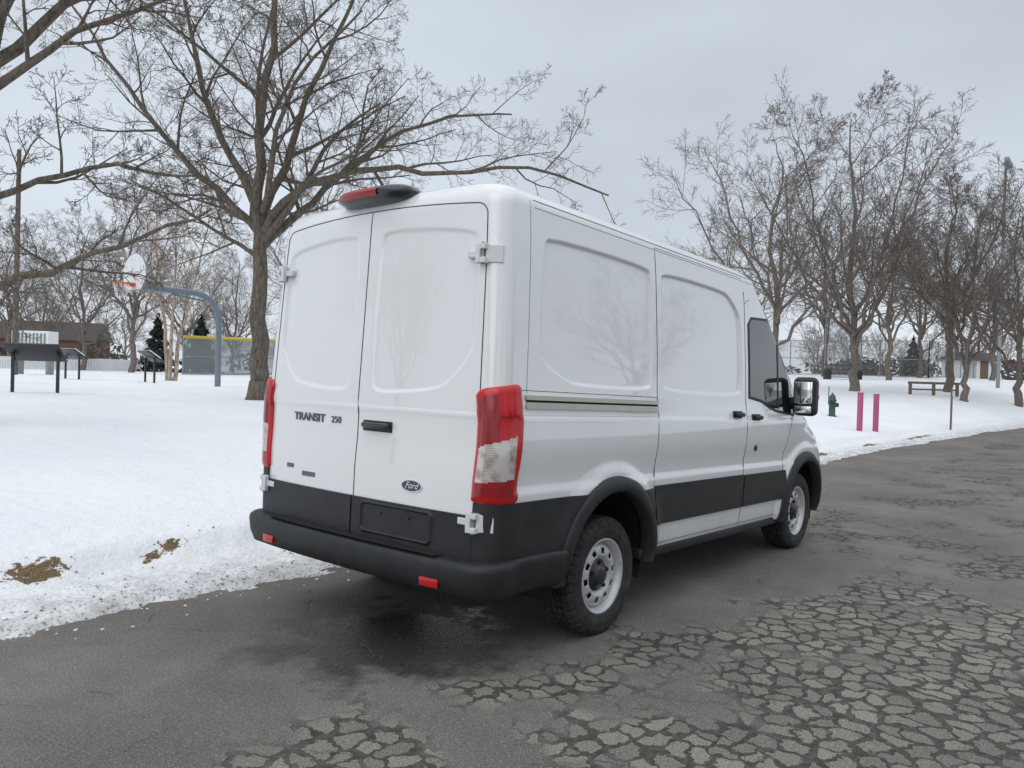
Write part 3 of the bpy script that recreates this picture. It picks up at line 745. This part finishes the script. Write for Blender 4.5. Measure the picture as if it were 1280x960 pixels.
for sg,sd in((-1,'right'),(1,'left')):
    patch('cladding_door_'+sd,sidep(1.71,3.118,.60,.855,sg),40,8,.014,M_blk)
    patch('cladding_front_'+sd,sidep(3.142,lambda z:min(4.02,arcx(1,z,-1)),.60,.85,sg),26,8,.014,M_blk)
    patch('cladding_rear_'+sd,sidep(lambda z:arcx(0,z,1),1.69,.60,.84,sg),6,8,.013,M_blk)
    def PQ(u,v,off,sg=sg):
        z=.44+(.858-.44)*v; q0=-.02; q1=side_end(arcx(0,z,-1),z); return cp(q0+(q1-q0)*u,z,off,sg)
    patch('cladding_quarter_'+sd,PQ,50,10,.012,M_blk)
    for k,(cx,cz) in enumerate(ARCH):
        V=[];F=[];n=64; prof=[(.455,-.05),(.455,.022),(.470,.034),(.525,.030),(.545,.016),(.548,-.02)]
        a0=-.06 if k==0 else -.10
        for i in range(n+1):
            t=a0+(math.pi-2*a0)*i/n
            for r,of in prof:
                x=cx+r*math.cos(t); z=cz+r*math.sin(t); zz=max(z,.42)
                V.append((x,sg*(hw(min(max(x,cx-.55),cx+.55),zz)+of),z))
        m=len(prof)
        for i in range(n):
            for j in range(m-1): b=i*m+j; F.append((b,b+1,b+m+1,b+m))
        mesh('arch_flare_%s_%d'%(sd,k),V,F,M_blk,body,True)
        V=[];F=[];n=32
        for i in range(n+1):
            t=-.3+(math.pi+.6)*i/n
            for yy in(.94,.55): V.append((cx+.485*math.cos(t),sg*yy,cz+.485*math.sin(t)))
        for i in range(n): b=2*i; F.append((b,b+1,b+3,b+2))
        b=len(V); V+= [(cx+.485*math.cos(-.3+(math.pi+.6)*i/n),sg*.55,cz+.485*math.sin(-.3+(math.pi+.6)*i/n)) for i in range(n+1)]; F.append(tuple(range(b,b+n+1)))
        mesh('wheel_well_%s_%d'%(sd,k),V,F,M_dark,body)
    z_=lambda a,b,n=30:[a+(b-a)*i/n for i in range(n+1)]
    S=lambda x,z:Vector((x,sg*hw(x,z),z))
    seam('seam_slide_rear_'+sd,[S(1.70,z) for z in z_(.46,2.40)],.003); seam('seam_slide_front_'+sd,[S(3.13,z) for z in z_(.46,2.30)],.003)
    seam('seam_slide_top_'+sd,[S(x,2.40) for x in z_(1.70,3.1)],.002)
    seam('seam_rail_'+sd,[S(x,1.425) for x in z_(.30,1.70)],.0018)
    seam('seam_pillar_'+sd,[S(.34+.05*max(0,z-1.45),z) for z in z_(1.41,2.42)],.0020,M_seaml)
    seam('drip_channel_'+sd,[S(x,2.425-.008*max(0,x-2.6)**2) for x in z_(.42,3.5,60)],.003,M_seaml)
    seam('drip_channel_lower_'+sd,[S(x,2.385-.008*max(0,x-2.6)**2) for x in z_(.42,3.5,60)],.002,M_seaml)
    seam('seam_door_front_'+sd,[S(3.98+.0*z,z) for z in z_(.50,1.0)]+[S(3.98+(z-1.0)*.5,z) for z in z_(1.0,1.36,10)])
    seam('seam_door_bottom_'+sd,[S(x,.47) for x in z_(1.7,3.98,20)],.002)
    seam('seam_door_top_'+sd,[S(3.13,2.2),S(3.2,2.24),S(3.5,2.26)]+[S(3.55+.6*i/10,2.24-.066*i) for i in range(11)],.0025)
    patch('slide_rail_'+sd,sidep(.33,1.685,1.338,1.398,sg),50,2,.004,M_dark)
    patch('slide_rail_lip_'+sd,sidep(.32,1.688,1.378,1.402,sg),50,2,.014,M_rail)
    patch('slide_rail_base_'+sd,sidep(.32,1.688,1.332,1.366,sg),50,2,.012,M_rail)
    wb=lambda x:float(np.interp(x,[3.2,3.45,3.62,3.75,4.16],[1.475,1.45,1.40,1.375,1.345])); wtp=lambda x:float(np.interp(x,[3.2,3.25,3.60,3.72,4.00,4.16],[2.03,2.09,2.11,2.03,1.70,1.47]))
    patch('window_seal_'+sd,sidep(3.185,4.19,lambda x:wb(x)-.022,lambda x:wtp(x)+.022,sg),40,14,.003,M_blk)
    patch('door_window_'+sd,sidep(3.21,4.15,wb,wtp,sg),40,14,.006,M_glass)
    patch('window_divider_'+sd,sidep(3.79,3.82,lambda x:1.38,lambda x:1.93,sg),2,14,.009,M_blk)
    for nm,xa,zz in(('slide_handle',2.95,1.325),('door_handle',3.31,1.305)):
        hb=hw(xa,zz); box(nm+'_cup_'+sd,(xa,sg*hb,zz),(.17,.012,.055),M_blk,body,.005); box(nm+'_'+sd,(xa,sg*(hb+.025),zz),(.15,.022,.032),M_blk,body,.009)
    V,F=tubedata([(3.33,sg*(hw(3.33,1.06)-.01),1.06),(3.33,sg*(hw(3.33,1.06)+.008),1.06)],[.026,.024],14); mesh('lock_cap_'+sd,V,F,M_blk,body)
    box('rocker_'+sd,(2.8,sg*.93,.415),(2.35,.10,.07),M_blk,body,.015)
    def PT(u,v,off,sg=sg):
        e=abs(2*u-1)**7; zb=.858+.012*e; zt=1.462-.03*e-.045*(1-u)
        z=zb+(zt-zb)*v; q0=-.035; q1=side_end(.285,z); edge=min(min(u,1-u)*12,min(v,1-v)*20,1); 
        return cp(q0+(q1-q0)*u,z,off*(.45+.55*math.sqrt(max(0,edge))) if off>0 else off,sg)
    def mfT(u,v):
        if .17+.05*u<v<.48+.11*u and .10<u<.80: return 1
        if v<=.17+.05*u: return 2 if .10<u<.80 and .05<v else 0
        return 2 if (.10<u<.46 and v<.93) or (abs(v-.74)<.015 and u<.84) else 0
    patch('tail_light_'+sd,PT,30,72,.024,None,mats=[M_red,M_clear,M_red2],mf=mfT)
    for zz in(2.10,.76):
        w,xr,_,_,_,rc=prm(zz); c=cp(.0,zz,.0,sg); hx=c.x; hy=sg*(w-rc)
        parts=[boxdata((hx-.012,hy-sg*.05,zz),(.03,.11,.035)),boxdata((hx+.015,hy+sg*.045,zz+.0),(.03,.09,.09),Matrix.Rotation(-sg*.6,3,'Z')),boxdata((hx-.02,hy+sg*.005,zz+.035),(.045,.045,.03)),boxdata((hx-.02,hy+sg*.005,zz-.035),(.045,.045,.03)),boxdata((hx-.03,hy-sg*.02,zz),(.03,.03,.10))]
        V,F=multi(parts); o=mesh('hinge_%s_%.0f'%(sd,zz*10),V,F,M_hinge,body); m=o.modifiers.new('b','BEVEL');m.width=.005;m.segments=2
        tube('hinge_pin_%s_%.0f'%(sd,zz*10),[(hx-.03,hy+sg*.005,zz-.055),(hx-.03,hy+sg*.005,zz+.055)],.009,M_steelgrey,body,8)
    my=sg*1.135
    box('mirror_housing_'+sd,(4.13,my,1.50),(.14,.20,.34),M_blk,body,.05,None,5)
    box('mirror_glass_'+sd,(4.057,my,1.53),(.008,.155,.19),M_mirror,body,.02)
    box('mirror_blind_'+sd,(4.057,my,1.385),(.008,.145,.06),M_mirror,body,.015)
    box('mirror_arm_'+sd,(4.18,sg*1.0,1.44),(.10,.16,.10),M_blk,body,.03)
    box('mirror_signal_'+sd,(4.205,my+sg*.03,1.5),(.01,.12,.04),M_orange,body,.004)
seam('seam_rear_centre',[Vector((rx_(0,z),0,z)) for z in np.linspace(.52,2.395,40)],.0032)
for sg,sd in((-1,'right'),(1,'left')):
    yy=lambda z:float(np.interp(z,[.5,1.4,2.1,2.3],[.885,.885,.862,.85]))
    pts=[Vector((rx_(yy(z),z),sg*yy(z),z)) for z in np.linspace(.56,2.30,40)]
    for i in range(1,8):
        t=math.pi/2*i/7; y=.85-.07*(1-math.cos(t)); z=2.30+.07*math.sin(t); pts.append(Vector((rx_(y,z),sg*y,z)))
    for y in np.linspace(.76,0,16): z=2.37+.032*(1-(y/.78)**2); pts.append(Vector((rx_(y,z)-.0,sg*y,z)))
    seam('seam_rear_door_'+sd,pts,.0032)
    patch('door_lower_panel_'+sd,rearp(sg*.008,sg*.885,.55,.79) if sg>0 else rearp(-.885,-.008,.55,.79),40,10,.014,M_blk)
V=[];F=[];prof=[(-.02,.575),(.055,.57),(.078,.555),(.085,.53),(.080,.46),(.060,.40),(.02,.385),(-.05,.385)]
m=len(prof); cols=0
for sg in(-1,1):
    qs=list(np.linspace(-.88,0,34))+list(np.linspace(.02,.75,40)); 
    if sg==-1: qs=qs[::-1]
    else: qs=qs[1:]
    for q in qs:
        f=1-.72*ss_((q-.03)/.25)
        for of,z in prof:
            zz=max(z,.43); qq=min(q,side_end(arcx(0,.5,-1,.49),zz)) 
            p=cp(qq,zz,of*f+ (.012 if of>0 else 0),sg); V.append((p.x,p.y,z))
        cols+=1
for i in range(cols-1):
    for j in range(m-1): b=i*m+j; F.append((b,b+1,b+m+1,b+m))
mesh('rear_bumper',V,F,M_blk,body,True)
V=[];F=[]
for i in range(31):
    y=-.72+1.44*i/30; x=rx_(y,.5); V+=[(x-.083,y,.5785),(x-.02,y,.5785)]
for i in range(30): F.append((2*i,2*i+2,2*i+3,2*i+1))
mesh('bumper_step_tread',V,F,M_dark,body)
for sg in(-1,1): box('bumper_reflector',(rx_(.70,.46)-.093,sg*.70,.445),(.012,.12,.045),M_red,body,.004,Matrix.Rotation(-sg*.09,3,'Z'))
xp=rx_(.36,.69)-.018
fr=[(-.64,.625),(-.615,.60),(-.105,.60),(-.08,.625),(-.08,.76),(-.105,.785),(-.615,.785),(-.64,.76)]
fi=[(-.625,.63),(-.605,.615),(-.115,.615),(-.095,.63),(-.095,.755),(-.115,.77),(-.605,.77),(-.625,.755)]
V=[(rx_(y,.7)-.014,y,z) for y,z in fr]+[(rx_(y,.7)-.026,y,z) for y,z in fi]+[(rx_(y,.7)-.016,y*.97-.011,.6925+(z-.6925)*.88) for y,z in fi]
F=[(i,(i+1)%8,8+(i+1)%8,8+i) for i in range(8)]+[(8+i,8+(i+1)%8,16+(i+1)%8,16+i) for i in range(8)]+[tuple(range(16,24))]
mesh('plate_recess',V,F,M_blk,body)
for a in(-.47,-.25): box('plate_bolt',(rx_(.36,.7)-.020,a,.725),(.008,.014,.014),M_podgrey,body,.003)
hx=rx_(.2,1.19); box('rear_handle_cup',(hx,-.165,1.19),(.014,.24,.06),M_blk,body,.006); box('rear_handle',(hx-.03,-.175,1.195),(.028,.215,.03),M_podgrey,body,.012)
def oval(name,y,z,a,b,off,mat,th_=.008):
    n=40; ring=[(y+a*math.cos(2*math.pi*i/n),z+b*math.sin(2*math.pi*i/n)) for i in range(n)]
    V=[(rx_(p,q)-off,p,q) for p,q in ring]+[(rx_(p,q)+.003,p,q) for p,q in ring]+[(rx_(y,z)-off-.001,y,z)]
    mesh(name,V,[(i,2*n,(i+1)%n) for i in range(n)]+[(i,(i+1)%n,n+(i+1)%n,n+i) for i in range(n)],mat,body)
oval('badge_ring',-.465,.895,.076,.033,.006,M_chrome); oval('badge_oval',-.465,.895,.069,.028,.008,M_blue)
def text(name,s,y,z,size,mat,shear=0,sx=1,ext=.002,off=.004,bold=0):
    c=bpy.data.curves.new(name,'FONT'); c.body=s; c.size=size; c.extrude=ext; c.shear=shear; c.offset=bold
    t=bpy.data.objects.new(name+'_tmp',c); scene.collection.objects.link(t); bpy.context.view_layer.update()
    me=bpy.data.meshes.new_from_object(t.evaluated_get(bpy.context.evaluated_depsgraph_get())); bpy.data.objects.remove(t)
    for v in me.vertices:
        yy=y-v.co.x*sx; zz=z+v.co.y; v.co=(rx_(yy,zz)-off-v.co.z,yy,zz)
    me.materials.clear(); me.materials.append(mat); me.name=name
    return link(bpy.data.objects.new(name,me),body)
text('badge_script','Ford',-.424,.882,.048,M_chrome,.4,1.0,.001,.0105)
text('model_lettering','TRANSIT',.625,1.185,.066,M_badge,0,1.22,.003,.003,.0014)
text('model_number','250',.245,1.187,.055,M_badge,0,1.15,.003,.003)
box('small_badge',(rx_(.62,.87)-.002,.63,.90),(.004,.07,.025),M_badge,body,.001); box('emissions_sticker',(rx_(.45,.86)-.002,.43,.865),(.003,.13,.028),M_badge,body)
V=[];F=[];nu=24;nv=10
for i in range(nu+1):
    u=-1+2*i/nu; y=u*.31; sc=(1-abs(u)**4)**.5*.999+.001
    for k in range(nv):
        t=2*math.pi*k/nv; V.append((.145+.115*math.cos(t)*sc+.02*abs(u)**2, y, 2.49+.055*math.sin(t)*sc))
for i in range(nu):
    for k in range(nv): k2=(k+1)%nv; F.append((i*nv+k,i*nv+k2,(i+1)*nv+k2,(i+1)*nv+k))
mesh('brake_light_pod',V,F,M_podgrey,body,True)
V=[];F=[];n=20
for i in range(n+1):
    u=-.86+1.25*i/n
    for k in range(6):
        t=math.pi*(.84+.30*k/5); sc=(1-abs(u)**4)**.5
        V.append((.145+.119*math.cos(t)*sc+.02*u*u-.002,-u*.31,2.49+.058*math.sin(t)*sc))
for i in range(n):
    for k in range(5): b=i*6+k; F.append((b,b+1,b+7,b+6))
mesh('high_brake_light_lens',V,F,M_red2,body,True)
box('floor_pan',(2.75,0,.50),(4.9,1.0,.16),M_dark,body,.03)
box('floor_mid',(2.85,0,.46),(2.2,1.75,.12),M_dark,body,.03)
box('floor_rear',(.45,0,.52),(.6,1.7,.1),M_dark,body,.03); box('floor_nose',(5.2,0,.48),(.4,1.5,.14),M_dark,body,.05)
for sg in(-1,1): tube('chassis_rail',[(.2,sg*.42,.42),(5,sg*.42,.42)],.05,M_dark,body,6)
tube('exhaust_pipe',[(3,-.3,.33),(1.8,-.35,.33),(1.2,-.4,.42),(.5,-.5,.36)],.035,M_steelgrey,body,10)
tube('tow_bar',[(.22,-.5,.36),(.22,.5,.36)],.035,M_dark,body,8)
tube('rear_axle',[(1.208,-.8,.345),(1.208,0,.345),(1.208,.8,.345)],[.045,.06,.045],M_dark,van,12)
RT=.352
tp=[(.215,-.095),(.235,-.112),(.27,-.122),(.315,-.120),(.336,-.108),(.349,-.092),(RT,-.075),(RT,-.045),(RT-.009,-.042),(RT-.009,-.034),(RT,-.031),(RT,-.004),(RT-.009,-.001)]
tp=tp+[(r,-h) for r,h in tp[::-1]]
def rmod(j,k):
    if 4<=j<=len(tp)-5: return -.010 if (k+(1 if j%4<2 else 0))%4==0 else 0
    return 0
TV,TF=lathe(tp,160,rmod=rmod)
def wheel(name,x,y,sg,zc):
    e=empty(name,(x,y,zc),van)
    if sg>0: e.rotation_euler=(0,0,math.pi)
    mesh('tyre',TV,TF,M_tire,e,False)
    rp=[(.218,.10),(.200,.095),(.190,.06),(.192,-.05),(.200,-.07),(.216,-.085),(.226,-.098),(.223,-.106),(.213,-.102),(.203,-.086),(.194,-.062),(.190,-.048)]
    V,F=lathe(rp,72); mesh('rim_barrel',V,F,M_steel,e,True)
    dp=[(.191,-.046),(.186,-.058),(.178,-.068),(.162,-.076),(.144,-.081),(.130,-.082),(.118,-.078),(.105,-.066),(.090,-.054),(.06,-.050),(.0,-.050)]
    n=100; V,F=lathe(dp,n); m=len(dp); F2=[]
    for k in range(n):
        for j in range(m-1):
            if j in(3,4) and (k%10) in(0,1,2,3): continue
            k2=(k+1)%n; F2.append((k*m+j,k*m+j+1,k2*m+j+1,k2*m+j))
    o=mesh('rim_disc',V,F2,M_steel,e,True); md=o.modifiers.new('s','SOLIDIFY'); md.thickness=.006; md.offset=0
    cpf=[(.0,-.100),(.045,-.100),(.056,-.094),(.064,-.078),(.085,-.072),(.100,-.062),(.104,-.048)]
    V,F=lathe(cpf,36,rmod=None); mesh('centre_cap',V,F,M_podgrey,e,True)
    for k in range(5):
        t=2*math.pi*k/5+.3; V,F=tubedata([(.080*math.cos(t),-.068,.080*math.sin(t)),(.080*math.cos(t),-.088,.080*math.sin(t))],[.014,.012],6); mesh('lug_%d'%k,V,F,M_dark,e)
    V,F=lathe([(.0,-.01),(.165,-.01),(.165,.0),(.0,.0)],36); mesh('brake_disc',V,F,M_dark,e)
    return e
for x in(1.208,4.508):
    for sg in(-1,1): wheel('wheel',x,sg*.868,sg,.345)
# ------------------------------------------------------------ world, sun, camera
w=bpy.data.worlds.new('World'); scene.world=w; w.use_nodes=True; nt=w.node_tree; bg=nt.nodes['Background']
sky=nt.nodes.new('ShaderNodeTexSky'); sky.sky_type='NISHITA'; sky.sun_disc=False; SE=math.radians(38)
sdir=Vector((-.75,-.1,0)).normalized(); az=math.atan2(sdir.x,sdir.y); sky.sun_elevation=SE; sky.sun_rotation=az
tc=nt.nodes.new('ShaderNodeTexCoord'); sp=nt.nodes.new('ShaderNodeSeparateXYZ'); nt.links.new(tc.outputs['Generated'],sp.inputs[0])
rp=nt.nodes.new('ShaderNodeValToRGB'); nt.links.new(sp.outputs[2],rp.inputs[0]); cr=rp.color_ramp
cr.elements[0].position=0; cr.elements[0].color=(.74,.80,.87,1); cr.elements[1].position=1; cr.elements[1].color=(1.36,1.42,1.48,1)
e=cr.elements.new(.18); e.color=(.675,.74,.82,1); e=cr.elements.new(.45); e.color=(.61,.67,.745,1)
mp=nt.nodes.new('ShaderNodeMapping'); mp.inputs['Scale'].default_value=(1,1,2.6); nt.links.new(tc.outputs['Generated'],mp.inputs[0])
nz=nt.nodes.new('ShaderNodeTexNoise'); nz.inputs['Scale'].default_value=1.6; nz.inputs['Detail'].default_value=3; nz.inputs['Roughness'].default_value=.5; nt.links.new(mp.outputs[0],nz.inputs['Vector'])
mr=nt.nodes.new('ShaderNodeMapRange'); mr.inputs[1].default_value=.3; mr.inputs[2].default_value=.7; mr.inputs[3].default_value=.88; mr.inputs[4].default_value=1.14; nt.links.new(nz.outputs[0],mr.inputs[0])
sc=nt.nodes.new('ShaderNodeVectorMath'); sc.operation='SCALE'; nt.links.new(rp.outputs[0],sc.inputs[0]); nt.links.new(mr.outputs[0],sc.inputs['Scale'])
s2=nt.nodes.new('ShaderNodeVectorMath'); s2.operation='SCALE'; s2.inputs['Scale'].default_value=.1; nt.links.new(sky.outputs[0],s2.inputs[0])
mx=nt.nodes.new('ShaderNodeMix'); mx.data_type='RGBA'; mx.inputs[0].default_value=.95; nt.links.new(s2.outputs[0],mx.inputs[6]); nt.links.new(sc.outputs[0],mx.inputs[7])
nt.links.new(mx.outputs[2],bg.inputs[0]); bg.inputs[1].default_value=1.0
sl=bpy.data.lights.new('sun','SUN'); sl.energy=.75; sl.angle=math.radians(60); sl.color=(1,.97,.93)
so=link(bpy.data.objects.new('sun',sl)); D=-(sdir*math.cos(SE)+Vector((0,0,math.sin(SE)))); so.rotation_euler=D.to_track_quat('-Z','Y').to_euler()
f=Vector((math.cos(PITCH)*math.cos(YAW),math.cos(PITCH)*math.sin(YAW),math.sin(PITCH))); r=Vector((math.sin(YAW),-math.cos(YAW),0)); u=r.cross(f)
r2=r*math.cos(ROLL)+u*math.sin(ROLL); u2=-r*math.sin(ROLL)+u*math.cos(ROLL)
cd=bpy.data.cameras.new('camera'); cd.sensor_width=36; cd.lens=FPX/1280*36; cd.clip_end=3000; cd.clip_start=.05
co=link(bpy.data.objects.new('camera',cd)); m=Matrix((r2,u2,-f)).transposed().to_4x4(); m.translation=cam_p; co.matrix_world=m
scene.camera=co
scene.view_settings.view_transform='Standard'; scene.view_settings.look='None'; scene.view_settings.exposure=0
